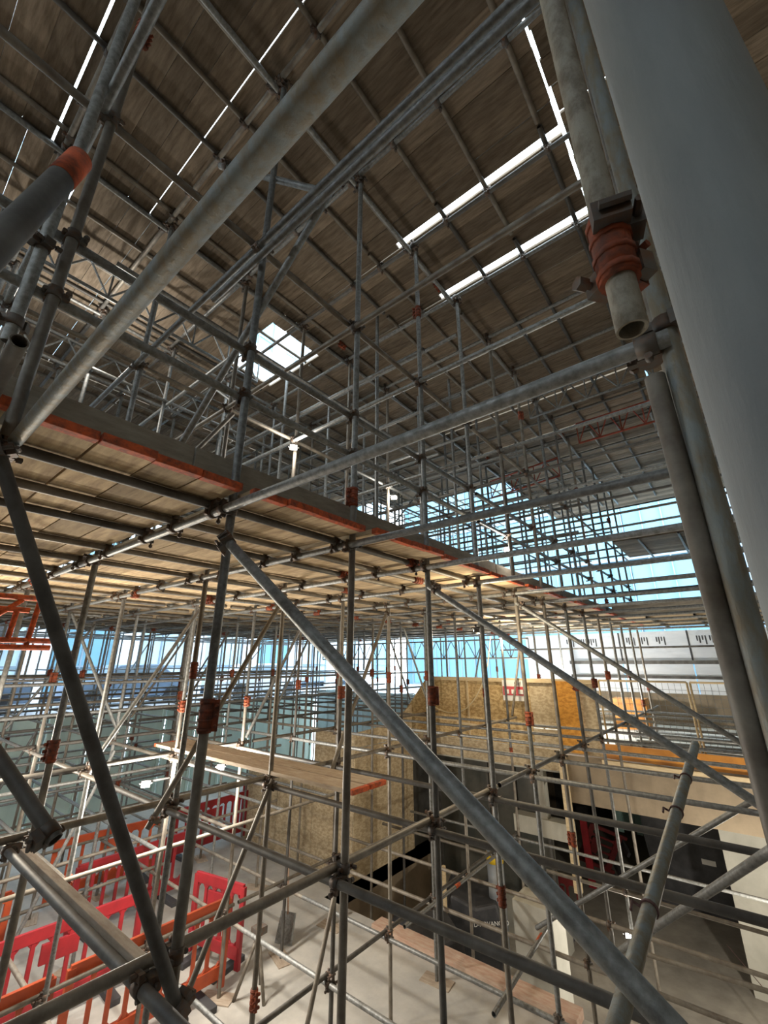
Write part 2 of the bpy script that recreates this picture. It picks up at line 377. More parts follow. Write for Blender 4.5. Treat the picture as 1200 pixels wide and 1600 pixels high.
# ------------------------------------------------------------------ the birdcage scaffold
EDGE = -2.08
XR = [-2.08, -4.1, -6.1, -8.1, -10.1, -12.1, -14.1]
YS = [0.22+0.995*k for k in range(-1, 14)]
ROWN = ['in the row along the deck edge'] + [f'{ordw(i)} row behind the deck edge' for i in range(1, 8)]
POSTTOP = 4.77
def enclosed(x, y): return x < -6.8 and 7.3 < y < 9.8
def base_z(x, y):
    if x > -7.0 and y > 9.7: return SLAB
    if x > -6.85 and y > 6.7: return PIT
    return FLOOR
rs = random.Random(3)
nsole = 0
for i, x in enumerate(XR):
    kl = ku = 0
    for j, y in enumerate(YS):
        bz = base_z(x, y)
        jz = rs.choice((-2.2, -1.7, -0.55, -0.35, -0.2)) if i else (-0.33, -0.33, -0.23, 1.2, -0.25, -1.9, -0.6, -2.0)[j % 8]
        if i == 1 and j < 6: jz = (-0.3, -0.3, -0.6, -0.06, -2.85, -0.35)[j]
        Ml = rs.choice((GALV, GALV, GALVB, GALVD, GALVB)); Mu = rs.choice((GALV, GALV, GALV, GALVB))
        n = 16 if i < 2 else 10
        lx, ly = (rs.uniform(-.012, .012), rs.uniform(-.012, .012)) if i > 1 else (0, 0)
        row = ROWN[i]
        # joint must lie above the base
        jz = max(jz, bz+0.8)
        if not enclosed(x, y) and inview((x, y, bz), (x, y, jz)):
            kl += 1
            t = tube('scaffold_standard', f'pole below the deck, {row}, {ordw(kl)} from near end', 'scaffold pole', 'lower scaffold poles', (x+lx, y+ly, bz+0.01), (x, y, jz), Ml, n)
            if inview((x, y, jz), (x, y, jz), 10): sleeve(t, (x, y, jz-0.01), (0, 0, 1))
            if inview((x, y, bz), (x, y, bz), 0):
                obj('base_plate', PLT, t, Matrix.Translation(V(x+lx, y+ly, bz+0.0)))
        hi = inview((x, y, jz), (x, y, POSTTOP))
        if hi and not (i > 2 and rs.random() < 0.15 and False):
            ku += 1
            t = tube('scaffold_standard', f'pole rising to the roof, {row}, {ordw(ku)} from near end', 'scaffold pole', 'upper scaffold poles', (x, y, jz+0.002), (x+ly, y+lx, POSTTOP), Mu, n)
            if i == 0 and j % 3 == 1: sleeve(t, (x, y, 3.45+0.2*j % 0.5), (0, 0, 1))
# the row of poles beside the camera
def xpost(x, y, z0, z1, label, M=GALVN, n=24):
    return tube('scaffold_standard', label, 'scaffold pole', 'poles close on the right', (x, y, z0), (x, y, z1), M, n)
P0 = xpost(0.031, 0.183, -2.2, 3.0, 'huge grey pole filling the upper right corner beside the camera', GALVP, 32)
P1a = xpost(-0.033, 0.70, 0.52, 4.77, 'brownish mottled pole at upper right, stopping on the cross tube', GALVM)
P1b = tube('scaffold_standard', 'brownish lower pole at right, just under the mottled one', 'scaffold pole', 'poles close on the right', (0.0, 1.285, -2.2), (-0.033, 1.2, 0.72), GALVB, 24)
P2 = xpost(0.018, 1.2, -4, 4.77, 'pale blue-grey pole at right between the mottled pole and the huge one')
P3 = xpost(0.115, 0.78, 0.62, 4.6, 'dim grey pole half hidden behind the huge pole at right', GALVD)
clamp(P1a, (-0.033, 0.70, 0.655), (0, 0, 1), 2.5); clamp(P1a, (-0.033, 0.70, 0.745), (0, 0, 1), 0.3); sleeve(P1a, (-0.033, 0.70, 0.70), (0, 0, 1))
clamp(P2, (0.018, 1.2, 0.86), (0, 0, 1), 1.2); clamp(P3, (0.115, 0.78, 0.70), (0, 0, 1), 3.0)
kk = 0
for j, y in enumerate(YS[3:], 3):
    if inview((0, y, -1.7), (0, y, 4.7)):
        kk += 1
        t = tube('scaffold_standard', f'upright pole lined up behind the blue-grey pole at right, {ordw(kk)} one back', 'scaffold pole', 'poles lined up on the right', (0, y, base_z(0, y)), (0, y, POSTTOP), rs.choice((GALV, GALVB)), 12)
        for z in (0.8,): clamp(t, (0, y, z), (0, 0, 1))

# cross ledgers, running from the right side to the far left
LV = {-3.16: 'just above the floor', -1.18: 'one lift below the deck', 0.8: 'directly under the deck', 2.78: 'one lift above the deck', 4.74: 'just under the roof'}
A_PIECES = [(0.35, -5.65), (-5.55, -11.8), (-11.7, -15.0)]
PN = ['right-hand length', 'middle length', 'far left length']
for z, zn in LV.items():
    for pi, (xa, xb) in enumerate(A_PIECES):
        k = 0
        for j, y in enumerate(YS):
            ly = y-0.0485
            a, b_ = xa, xb
            if z == 0.8 and pi and y < 0.5 and y > 0: a = -2.06 if pi == 1 else a
            if z == 0.8 and pi == 0: a = 1.4 if y > 2 else (0.02 if y > 1 else 0.5)
            if z == -3.16:
                if y > 9.4 or (y > 6.5 and pi > 0 and y < 9.9): continue
                if y > 6.5: b_ = -6.6
            if z == -3.16 and pi == 0 and y < 6.5: a = 0.3
            if z == -1.18 and pi == 0 and y < 2: a = -1.6
            if z in (2.78, 4.74) and pi == 0 and y < 0.5: a = 0.6
            if z in (2.78, 4.74) and pi == 0: a = max(a, 0.55)
            if z == 0.8 and pi == 0 and y < 0.5: b_ = -2.3
            if not inview((a, ly, z), (b_, ly, z)): continue
            k += 1
            M = rs.choice((GALV, GALV, GALVB, GALVD) if z > 0 else (GALVB, GALV, GALVB))
            if z == -1.18 and 1 < y < 2.5: ly = y-(0.13 if y < 2 else 0.07)
            if z == 0.8 and pi == 0 and y < 0.5 and y > 0: ly, b_ = 0.238, -2.0
            if z == -1.18 and pi == 0: M = GALVD if y < 4.5 else GALV
            if z == 0.8 and pi == 0: M = GALVN if y < 1 else GALV
            n = 28 if (pi == 0 and y < 1) else (18 if pi == 0 else 8)
            t = tube('scaffold_ledger', f'cross tube {zn}, {PN[pi]}, {ordw(k)} from the near end', 'cross tube', f'cross tubes {zn}', (a, ly, z), (b_, ly, z), M, n)
            for x in XR:
                if b_-0.1 < x < a+0.05 and not (enclosed(x, y) and z < -1.3) and math.hypot(x, y) < 9 and inview((x, y, z), (x, y, z), 20):
                    coupler(t, (x, ly, z), (1, 0, 0), (x, y, z), (0, 0, 1))
            if pi == 0 and z in (0.8, -1.18) and y > 1: 
                if inview((0, y, z), (0, y, z), 20) and a > 0.0: coupler(t, (0 if y > 2 else -0.033, ly, z), (1, 0, 0), (0, y, z), (0, 0, 1))
            if z == 0.8 and pi < 2 and y > 0.5 and inview((b_, ly, z), (b_, ly, z)): sleeve(t, (b_+0.02, ly, z), (1, 0, 0))

# long tubes, running away from the camera towards the far end
LB = {-3.11: 'just above the floor', -1.13: 'one lift below the deck', 2.83: 'one lift above the deck', 4.69: 'just under the roof'}
B_PIECES = [(-1.9, 4.35), (4.42, 10.6), (10.65, 14.4)]
BN = ['near length', 'middle length', 'far length']
for z, zn in LB.items():
    for i, x in enumerate(XR):
        for pi, (ya, yb) in enumerate(B_PIECES):
            lx = x-0.0485
            if z < -3 and (i == 0 and pi > 0): continue
            if z < -3 and pi > 0 and x < -7: continue
            if z < -3: yb = min(yb, 6.4 if x < -6 else 9.3)
            if yb <= ya+0.3 or not inview((lx, ya, z), (lx, yb, z)): continue
            t = tube('scaffold_runner', f'long tube {zn}, {ROWN[i]}, {BN[pi]}', 'long tube', f'long tubes {zn}', (lx, ya, z), (lx, yb, z), rs.choice((GALV, GALVB, GALV)) if z > 0 else rs.choice((GALVD, GALVB)), 16 if i < 2 else 8)
            for y in YS:
                if ya < y < yb and math.hypot(x, y) < 8 and inview((x, y, z), (x, y, z), 20):
                    coupler(t, (lx, y, z), (0, 1, 0), (x, y, z), (0, 0, 1))
for i, x in enumerate(XR[2:], 2):
    for z in (-2.65, -2.15, -1.65, -.72, -.3):
        if i < 3 and z != -2.15: continue
        tube('scaffold_runner', f'long tube low on the left, {ordw((-2.65, -2.15, -1.65, -.72, -.3).index(z)+1)} one up, {ROWN[i]}', 'long tube', 'low long tubes', (x+.0485, -1.5, z), (x+.0485, (6.2+.1*i) if z < -1 else 12.5, z), rs.choice((GALV, GALVB)), 8)
for j in range(1, 8):
    tube('scaffold_ledger', f'cross tube between floor and first lift on the left, {ordw(j)} from near end', 'cross tube', 'low cross tubes', (-6.3, YS[j]+.0485, -2.24), (-14.5, YS[j]+.0485, -2.24), rs.choice((GALV, GALVB)), 8)
# guard rails along the deck edge and around the upper bays
for z, zn in ((1.57, 'lower'), (1.92, 'upper')):
    for pi, (ya, yb) in enumerate(B_PIECES):
        t = tube('guard_rail', f'{zn} guard rail along the deck edge above the toe boards, {BN[pi]}', 'guard rail', 'guard rails', (EDGE-0.0485, ya, z), (EDGE-0.0485, yb, z), GALV, 18)
        for y in YS:
            if ya < y < yb: coupler(t, (EDGE-0.0485, y, z), (0, 1, 0), (EDGE, y, z), (0, 0, 1))
for i, x in enumerate(XR[1:], 1):
    for z in (1.85, 3.75):
        ya, yb = (0.5 if i < 3 else -1.0)+0.3*i, 7.5+0.9*i
        if x < -13: continue
        if z == 1.85 and i in (1, 3): continue
        tube('guard_rail', f'mid-height rail {"low" if z < 2 else "high"} above the deck, {ROWN[i]}', 'guard rail', 'mid-height rails', (x+0.0485, ya, z), (x+0.0485, min(yb, 13.8), z), GALV, 10)
for j in (3, 5, 7, 9, 11, 13):
    y = YS[j]
    for z in (1.8, 3.7):
        tube('guard_rail', f'mid-height cross rail {"low" if z < 2 else "high"} above the deck, {ordw((j-1)//2)} from the near end', 'guard rail', 'mid-height cross rails', (-3.9+0.2*(j % 3), y+0.0485, z), (-10.4-0.1*j, y+0.0485, z), GALV, 10)

tube('scaffold_ledger', 'second cross tube doubled just below the first upper one', 'cross tube', None, (0.5, 1.15, 2.62), (-2.6, 1.15, 2.62), GALV, 20)
for i, x in enumerate((-3.1, -5.1, -7.1)):
    k = 0
    for j in range(4, 14):
        y = YS[j]+0.5
        if inview((x, y, .92), (x, y, 4.75), 0):
            k += 1
            tube('scaffold_standard', f'intermediate pole above the deck, between rows {i+1} and {i+2}, {ordw(k)} from near end', 'scaffold pole', 'intermediate poles', (x, y, 0.92), (x, y, POSTTOP-rs.choice((0, 0, .9))), GALV, 8)
for j in range(4, 14):
    for z in (2.3, 3.25, 4.2):
        if (j+int(z)) % 2 or z == 3.25:
            tube('guard_rail', f'cross rail {"low" if z < 3 else "midway" if z < 4 else "high"} in the upper bays, {ordw(j-3)} from near end', 'guard rail', 'upper cross rails', (-1.95-.1*(j % 3), YS[j]+.0485, z), (-8.6-.2*(j % 4), YS[j]+.0485, z), GALV, 8)

# transoms under the deck boards
TX = [-2.2, -2.65, -3.06, -3.72, -4.33, -5.0, -5.62, -6.3, -6.9, -7.5, -8.3, -8.9, -9.5, -10.3, -10.9, -11.5, -12.3, -13.0, -13.6]
for i, x in enumerate(TX):
    for pi, (ya, yb) in enumerate(((-0.9, 3.1), (3.14, 8.4), (8.45, 13.9))):
        if i % 2: ya, yb = (ya, yb+0.7) if pi == 0 else ((ya+0.74, yb) if pi == 1 else (ya, yb))
        if not inview((x, ya, .85), (x, yb, .85)): continue
        t = tube('scaffold_transom', f'bearer tube under the deck boards, {ordw(i+1)} back from the deck edge, {BN[pi]}', 'bearer tube', 'deck bearers', (x, ya, 0.849), (x, yb, 0.849), rs.choice((GALVB, GALVD, GALVB, GALV)), 16 if i < 6 else 8)
        if pi and i < 7: sleeve(t, (x, ya, 0.849), (0, 1, 0))
        for y in YS:
            if ya < y < yb and math.hypot(x, y) < 7 and inview((x, y, .8), (x, y, .8), 0):
                coupler(t, (x, y-0.0485, 0.849), (0, 1, 0), (x, y-0.0485, 0.8), (1, 0, 0))

# bearers under the roof
RX = [0.75, 0.2, -0.47, -1.11, -1.62, -2.19, -2.6, -3.05, -3.6, -3.98, -4.22, -4.75, -5.4, -6.0, -6.65, -7.3, -7.9, -8.6, -9.3, -9.9, -10.6, -11.3, -11.9]
for i, x in enumerate(RX):
    for pi, (ya, yb) in enumerate(((-1.6, 2.9), (2.94, 9.0), (9.05, 14.6))):
        if i % 2: ya, yb = (ya, yb+0.9) if pi == 0 else ((ya+0.94, yb) if pi == 1 else (ya, yb))
        if not inview((x, ya, 4.79), (x, yb, 4.79)): continue
        t = tube('scaffold_transom', f'bearer tube under the roof boards, {ordw(i+1)} from the right side, {BN[pi]}', 'bearer tube', 'roof bearers', (x, ya, 4.79), (x, yb, 4.79), rs.choice((GALVD, GALVB, GALVB)), 12 if i < 12 else 8)
        if x in (-2.19, -3.98) and pi: sleeve(t, (x, ya, 4.79), (0, 1, 0))
        for y in YS:
            if ya < y < yb and math.hypot(x, y) < 4.6 and x > -4.3 and inview((x, y, 4.76), (x, y, 4.76), 0):
                coupler(t, (x, y-0.0485, 4.79), (0, 1, 0), (x, y-0.0485, 4.74), (1, 0, 0))

# diagonal braces
def brace(label, p, q, M=GALV, n=16, ends=True):
    t = tube('scaffold_brace', label, 'diagonal brace', 'diagonal braces', p, q, M, n)
    d = Vector(q)-Vector(p)
    if ends:
        for e in (0.06, 0.94):
            c = Vector(p).lerp(Vector(q), e) if d.length < 1.3 else (Vector(p)+d.normalized()*0.07 if e < .5 else Vector(q)-d.normalized()*0.07)
            if inview(c, c, 10): clamp(t, tuple(c), tuple(d))
    return t
brace('big grey brace sloping down from the first cross tube to the bottom right corner', (-1.93, 1.10, 0.60), (0.3, 1.10, -0.99), GALV, 24)
brace('grey brace sloping down to the right, second of the three parallel ones under the deck', (-2.02, 3.13, 0.62), (0.25, 3.13, -0.92), GALV, 18)
brace('grey brace sloping down to the right, farthest of the three parallel ones under the deck', (-2.05, 5.12, 0.68), (0.25, 5.12, -0.98), GALV, 14)
brace('dark brace crossing the lower left from the deck corner down to the bottom pole joint', (-2.0, 0.17, 0.80), (-2.0, 1.23, -1.32), GALVD, 24)
brace('dark stub of tube crossing the lower left margin', (-2.45, 0.42, -0.20), (-2.0, 0.66, -0.58), GALVD, 20)
brace('brown brace under the deck from the third pole head down to the left', (-4.0, 3.15, 0.74), (-4.0, 1.95, -1.25), GALVB, 14)
brace('brown brace under the deck just left of the second edge pole', (-4.0, 5.05, 0.74), (-4.0, 3.95, -1.25), GALVB, 12)
brace('brown brace in the lowest lift leaning down behind the first edge pole', (-4.0, 3.16, -1.12), (-4.0, 1.95, -3.5), GALVB, 14)
brace('steep brace crossing behind the second edge pole at the bottom of the picture', (-4.0, 4.2, -2.1), (-4.0, 3.55, -3.9), GALVB, 12)
brace('grey brace above the deck leaning down to the left from the upper cross tube', (-1.35, 1.27, 2.98), (-3.75, 1.27, 0.93), GALV, 18)
brace('short pale brace just under the roof beside the first edge pole', (-2.55, 1.0, 3.9), (-1.65, 1.45, 3.25), GALV, 16)
kb = 0; seen = set()
for i, x in enumerate(XR[1:6], 1):
    for j, y in enumerate(YS[:-1]):
        for lv in range(3):
            z0, z1 = ((-3.9, -1.3), (-1.05, 0.72), (0.95, 2.7))[lv]
            if rs.random() > (0.30 if i > 1 else 0.2): continue
            if i == 1 and y < 5.5 and lv < 2: continue
            if enclosed(x, y) or enclosed(x, YS[j+1]) or (y > 5 and lv == 0): continue
            up = rs.random() < 0.7
            p, q = (x+0.09, y, z0 if up else z1), (x+0.09, YS[j+1], z1 if up else z0)
            if not inview(p, q, -5): continue
            kb += 1
            tube('scaffold_brace', f'brace {("in the lowest lift", "under the deck", "above the deck")[lv]} in the {ordw(i)} row back, {ordw(j)} bay from near end', 'diagonal brace', 'bay braces', p, q, rs.choice((GALV, GALVB)), 10)
for j, y in enumerate(YS[2:12], 2):
    for i in range(1, 5):
        for lv in (1, 2):
            if rs.random() > (0.16 if lv == 1 else 0.3): continue
            z0, z1 = ((-1.05, 0.72), (0.95, 2.7), (2.9, 4.6))[lv-1 if rs.random() < .6 else lv]
            p, q = (XR[i], y+0.09, z0), (XR[i+1], y+0.09, z1)
            if rs.random() < 0.5: p, q = (XR[i], y+0.09, z1), (XR[i+1], y+0.09, z0)
            if (i, j, z0) in seen: continue
            seen.add((i, j, z0))
            if not inview(p, q, -5): continue
            tube('scaffold_brace', f'cross brace {"under" if z0 < 0 else "low above" if z0 < 2 else "high above"} the deck between rows {i} and {i+1}, bay {j} from near end', 'diagonal brace', 'cross braces', p, q, rs.choice((GALV, GALVB, GALV)), 10)

# loose and odd tubes
T = tube('scaffold_tube', 'grey tube bound with rope, leaning across the lower right and ending in the open', 'scaffold tube', None, (-0.465, 1.15, -0.93), (-0.37, 3.61, -0.5), GALVN, 20)
for f in (0.33, 0.62, 0.78):
    c = Vector((-0.465, 1.15, -0.93)).lerp(Vector((-0.37, 3.61, -0.5)), f)
    P = V(*c); b = MB(); b.bar((0, 0, -0.006), (0, 0, 0.006), 0.029, 12); b.path([(0.028, 0, 0), (0.05, 0.01, 0.0), (0.045, 0.012, -0.05)], 0.005, 5)
    b.build('rope_lashing', ROPE, T, frame(P, P+Vector((0.04, 2.46, 0.43))) @ Matrix.Rotation(-PI/2, 4, 'Z'))
T = tube('scaffold_tube', 'dark tube at the left margin with an orange painted end', 'scaffold tube', None, (-0.495, -0.205, -0.615), (-0.97, 0.07, 1.11), GALVD, 24)
P = V(-0.97, 0.07, 1.11); b = MB(); b.bar((0, 0, -0.13), (0, 0, 0.002), 0.0252, 20); b.build('painted_end', ORANGE, T, frame(P, P+Vector((-0.475, 0.275, 1.725))))
tube('scaffold_tube', 'brown open-ended tube pointing at the camera beside the upper left margin', 'scaffold tube', None, (-2.5, 0.135, 0.86), (-1.53, 0.12, 0.93), GALVB, 24)
T = tube('scaffold_tube', 'grey tube doubled along the corner pole at upper left', 'scaffold tube', None, (-2.10, 0.13, 1.25), (-1.85, 0.13, 3.6), GALV, 20)
for z in (1.35, 1.75, 2.15): clamp(T, (-2.10+(z-1.25)*0.106, 0.13, z), (0.106, 0, 1))
tube('scaffold_tube', 'pale raking tube on the right of the basement, farther of two', 'scaffold tube', None, (-2.59, 6.06, -2.95), (-0.05, 5.25, -1.0), GALV, 14)
tube('scaffold_tube', 'pale raking tube on the right of the basement, nearer of two', 'scaffold tube', None, (-1.5, 4.75, -2.4), (0.05, 3.15, -0.75), GALV, 16)
T = tube('scaffold_tube', 'white-lit tube with an orange band, pointing away over the basement edge', 'scaffold tube', None, (-3.96, 5.3, -3.06), (-3.97, 8.1, -3.06), GALV, 14)
P = V(-3.963, 6.6, -3.06); MB().bar((0, 0, -.06), (0, 0, .06), .0256, 12).build('painted_band', ORANGE, T, frame(P, P+Vector((0, 1, 0))))
T = tube('scaffold_tube', 'white-lit tube with a red band, farther right over the basement edge', 'scaffold tube', None, (-2.5, 4.7, -3.06), (-2.63, 7.1, -3.06), GALV, 14)
P = V(-2.58, 6.1, -3.06); MB().bar((0, 0, -.08), (0, 0, .08), .0256, 12).build('painted_band', ORANGE, T, frame(P, P+Vector((-.05, 1, 0))))
tube('scaffold_tube', 'grey tube lying low across the right of the basement', 'scaffold tube', None, (-1.65, 6.85, -3.2), (0.2, 6.95, -3.16), GALVB, 14)
for q, (y, x0, x1) in enumerate(((10.5, -2.4, -1.2), (11.2, -2.6, 0.3), (11.9, -2.3, 0.6), (12.5, -2.5, 0.2), (13.0, -2.0, 0.8), (13.5, -2.6, 0.6))):
    tube('scaffold_tube', f'pale tube lying on the street-level slab behind the mesh barrier, {ordw(q+1)} back', 'scaffold tube', 'tubes lying on the slab', (x0, y, SLAB+0.03), (x1, y+0.1, SLAB+0.03), GALV, 10)

# ------------------------------------------------------------------ boards
def board_mesh(L, M, wd=0.225, th=0.038):
    b = MB(); b.box(0, L, -wd/2, wd/2, 0, th)
    me = b.mesh('board', M, 0.004)
    return me
def band_end_mesh(L, wd=0.225, th=0.038):
    b = MB(); b.box(L-0.05, L+0.0015, -wd/2-0.0015, wd/2+0.0015, -0.0015, th+0.0015)
    return b.mesh('painted_end', ORANGE, 0.004)
DB, DE = board_mesh(3.9, WOODL), band_end_mesh(3.9)
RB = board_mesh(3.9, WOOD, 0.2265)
# deck: four boards to a bay, the pole line left free
def put_board(name, me, x0, yc, z, label, cat, group, dz=0.0, rz=0.0, end=None):
    o = obj(name, me, None, Matrix.Translation(V(x0, yc, z+dz)) @ Matrix.Rotation(rz, 4, 'Z'))
    tag(o, label, cat, group)
    if end: obj('painted_end', end, o, o.matrix_world.copy())
    return o
rb = random.Random(11)
STRIP = ['with orange end at the deck edge', 'in the second strip back from the deck edge', 'in the third strip back from the deck edge']
for s, xr in enumerate((-1.9, -5.84, -9.78)):
    k = 0
    for j in range(-1, len(YS)-1):
        y0 = (YS[j] if j >= 0 else YS[0]-0.995)+0.036
        jig = rb.uniform(-0.03, 0.03)
        for q in range(4):
            yc = y0+0.115+q*0.2305
            x1 = xr+jig+rb.uniform(-0.012, 0.012); 
            if not inview((x1, yc, .875), (x1-3.9, yc, .875)): continue
            k += 1
            put_board('deck_board', DB, x1-3.9, yc, 0.875, f'deck board {STRIP[s]}, {ordw(k)} from near end', 'deck board', f'deck boards strip {s+1}', rb.uniform(0, 0.006), rb.uniform(-.0012, .0012), DE)
# the return of the deck across the far end
for q in range(14):
    yc = 10.35+0.2305*q
    put_board('deck_board', DB, -1.85, yc, 0.875, f'far walkway board at deck level across the open end, {ordw(q+1)} from near side', 'deck board', 'far walkway boards', 0, 0, None)
for q in range(9):
    yc = 11.4+0.2305*q
    put_board('deck_board', RB, -1.95, yc, 2.74, f'board of the upper walkway at the far end, {ordw(q+1)} from its near side', 'deck board', 'upper walkway boards')
for z in (0.849, 2.715):
    for q in range(3):
        tube('scaffold_transom', f'bearer under the {"lower" if z < 1 else "upper"} walkway at the far end, {ordw(q+1)} from its left', 'bearer tube', 'walkway bearers', (-1.4+0.8*q, 10.2 if z < 1 else 11.2, z), (-1.4+0.8*q, 13.6, z), GALVB, 10)
for z in (0.35, 1.45, 1.8, 3.3, 3.65, 4.2):
    tube('guard_rail', f'rail across the open far end, {ordw((0.35, 1.45, 1.8, 3.3, 3.65, 4.2).index(z)+1)} from the bottom', 'guard rail', 'far end rails', (-6.0, 13.3, z), (1.6, 13.3, z), GALVD, 10)
# toe boards on edge
for q, (ya, yb, z1) in enumerate(((-2.9, 1.0, 1.15), (1.01, 4.9, 1.155), (4.92, 8.8, 1.15), (8.83, 12.7, 1.15))):
    b = MB(); b.box(-0.019, 0.019, 0, yb-ya, 0, 0.228)
    o = b.build('toe_board', TOE, None, Matrix.Translation(V(EDGE-0.115, ya, z1-0.228)), 0.003)
    tag(o, f'grey timber toe board on edge along the deck, {ordw(q+1)} from the near end', 'toe board', 'toe boards')
o = put_board('toe_board', board_mesh(3.9, TOE), -2.0, 10.2, 1.0, 'grey toe board on edge along the far walkway', 'toe board', None)
o.rotation_euler.x = PI/2

# roof: boards laid side by side on the top bearers, slits of daylight between some of them
RSTR = [(-0.29, 'strip over the camera on the right'), (-4.225, 'middle strip of the roof'), (-8.15, 'strip beyond the deck'), (-12.075, 'farthest strip')]
HID = []; done = [0, 0]
for s, (xl, sn) in enumerate(RSTR):
    y = -4.95; k = 0
    while y < (15.2 if s < 2 else 10.8 if s == 2 else 9.6):
        gap = rb.choice((.0005, .001, .001, .001, .0015, .002, .002, .003, .003, .010 if s < 2 else .014))
        if s >= 2: gap += rb.choice((0, 0, .002, .008))
        if s == 1 and -.15 < y < .1: gap = .02
        rz = rb.uniform(-.0012, .0012)
        fill = 0
        if s == 1:
            if 3.0 < y < 3.2 and not done[0]: gap, rz, fill, done[0] = 0.075, 0.006, 0.068, 1
            if 4.0 < y < 4.3 and done[0] and not done[1]: gap, rz, fill, done[1] = 0.09, 0.007, 0.082, 1
            if any(q < y < q+.228 for q in (5.3, 6.2, 7.3, 8.6, 10.2)): gap, rz = 0.035, 0.003
        if s == 0 and rb.random() < .25: gap = 0.025
        if fill:
            o = put_board('scaffold_board', board_mesh(1.95, WOOD, fill), xl, y+gap/2-.002, 4.817, f'narrow timber strip filling the roof beside the {"first" if fill < .07 else "second"} wide slit', 'roof board', 'roof filler strips'); o['kind'] = 'thing'
        y += gap
        yc = y+0.113; y += 0.2265
        jx = .014 if s == 0 else .006
        xs = [(xl+rb.uniform(-jx, jx), RB, 3.9)]
        if s == 2 and 2.92 < yc < 3.80:                       # opening left in the roof
            xs = [(xl-0.55, None, 2.9), (xl+3.66, 0, 0.24)]
        for x0, me, L in xs:
            if not inview((x0, yc, 4.82), (x0+L, yc, 4.82)):
                HID.append((x0, x0+L, yc)); continue
            k += 1
            if me == 0: me = bpy.data.meshes.get('board_stub') or board_mesh(0.24, WOOD, 0.2265); me.name = 'board_stub'
            if me is None: me = bpy.data.meshes.get('board_short') or board_mesh(2.9, WOOD, 0.2265); me.name = 'board_short'
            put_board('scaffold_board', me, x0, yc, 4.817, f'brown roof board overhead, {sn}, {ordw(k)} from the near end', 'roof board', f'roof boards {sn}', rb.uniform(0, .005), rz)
tag(world_mb('roof_boarding', WOOD, lambda b: [b.box(x0, x1, y-.113, y+.113, 4.817, 4.855) for x0, x1, y in HID] + [b.box(3.64, 4.18, -4.95+.25*q, -5.1+.25*q+.245, 4.817, 4.855) for q in range(78)]), 'unseen roof boards added overhead behind the picture to keep sky light out', 'roof boards', None, 'stuff')  # out-of-view cover added to shut out sky light behind the camera
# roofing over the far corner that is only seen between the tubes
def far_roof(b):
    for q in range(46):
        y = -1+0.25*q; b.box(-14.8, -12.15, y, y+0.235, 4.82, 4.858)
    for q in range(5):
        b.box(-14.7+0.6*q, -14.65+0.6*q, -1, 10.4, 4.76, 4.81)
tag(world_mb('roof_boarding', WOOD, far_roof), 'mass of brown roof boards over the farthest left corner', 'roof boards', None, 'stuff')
# thicket of tubes too far back to tell apart
def thicket(b):
    r = random.Random(5)
    for x in (-15.2, -16.4, -17.4):
        for q in range(16):
            y = -0.5+q*0.95+r.uniform(-.1, .1); b.bar((x, y, -3.9), (x+r.uniform(-.05, .05), y, 4.7), TR, 5)
            if r.random() < 0.6:
                z = r.choice((-1.1, .9, 2.8)); b.bar((x, y, z), (x+r.choice((0, 1.1)), y+.95, z+1.9), TR, 5)
        for z in (-3.2, -2.2, -1.2, .8, 1.8, 2.8, 3.8, 4.7): b.bar((x, -1, z), (x, 14, z), TR, 5)
    for q in range(16):
        for z in (-2.2, -.2, .8, 2.8, 4.7): b.bar((-15.0, -.5+q*.95, z), (-17.6, -.5+q*.95, z), TR, 5)
tag(world_mb('tube_thicket', GALV, thicket), 'distant thicket of crossing grey tubes along the street side', 'scaffold tubes', None, 'stuff')

# two planks bridging the lower ledgers
PB = board_mesh(3.75, PALEW)
PE = band_end_mesh(3.75)
PE2 = MB().box(-0.0015, 0.05, -0.114, 0.114, -0.0015, 0.0395).mesh('painted_end', ORANGE)
for yc, lb in ((3.26, 'nearer of the two pale planks laid across the lower tubes, orange ended'), (3.49, 'farther of the two pale planks laid across the lower tubes, orange ended')):
    o = put_board('plank', PB, -6.68, yc+(0.03 if yc < 3.4 else .045), -1.10, lb, 'plank', None, 0, 0.004, PE); obj('painted_end', PE2, o, o.matrix_world.copy())
o = put_board('plank', board_mesh(1.75, PALEW, 0.045, 0.04), -3.95, 1.135, -1.185, 'pale batten lying along the lower left cross tube', 'plank', None)

# timber lying along the edge of the basement
o = put_board('timber_kerb', board_mesh(3.1, KERB, 0.26, 0.1), -5.5, 6.62, FLOOR+0.003, 'worn pinkish timber lying along the edge of the basement', 'timber', None)

# sole boards under the feet of poles that stand on the open floor
k = 0
for x in XR[1:5]:
    for y in YS:
        if base_z(x, y) == FLOOR and not enclosed(x, y) and 1 < y < 6.5 and inview((x, y, FLOOR), (x, y, FLOOR), 0):
            k += 1
            b = MB(); b.box(-.21, .21, -.11, .11, 0, .012)
            o = b.build('sole_board', PALEW, None, Matrix.Translation(V(x, y, FLOOR)) @ Matrix.Rotation(0.4*(k % 3)-0.3, 4, 'Z'))
            tag(o, f'small timber pad under a pole foot on the concrete floor, {ordw(k)} counting from near right', 'sole board', 'sole boards')

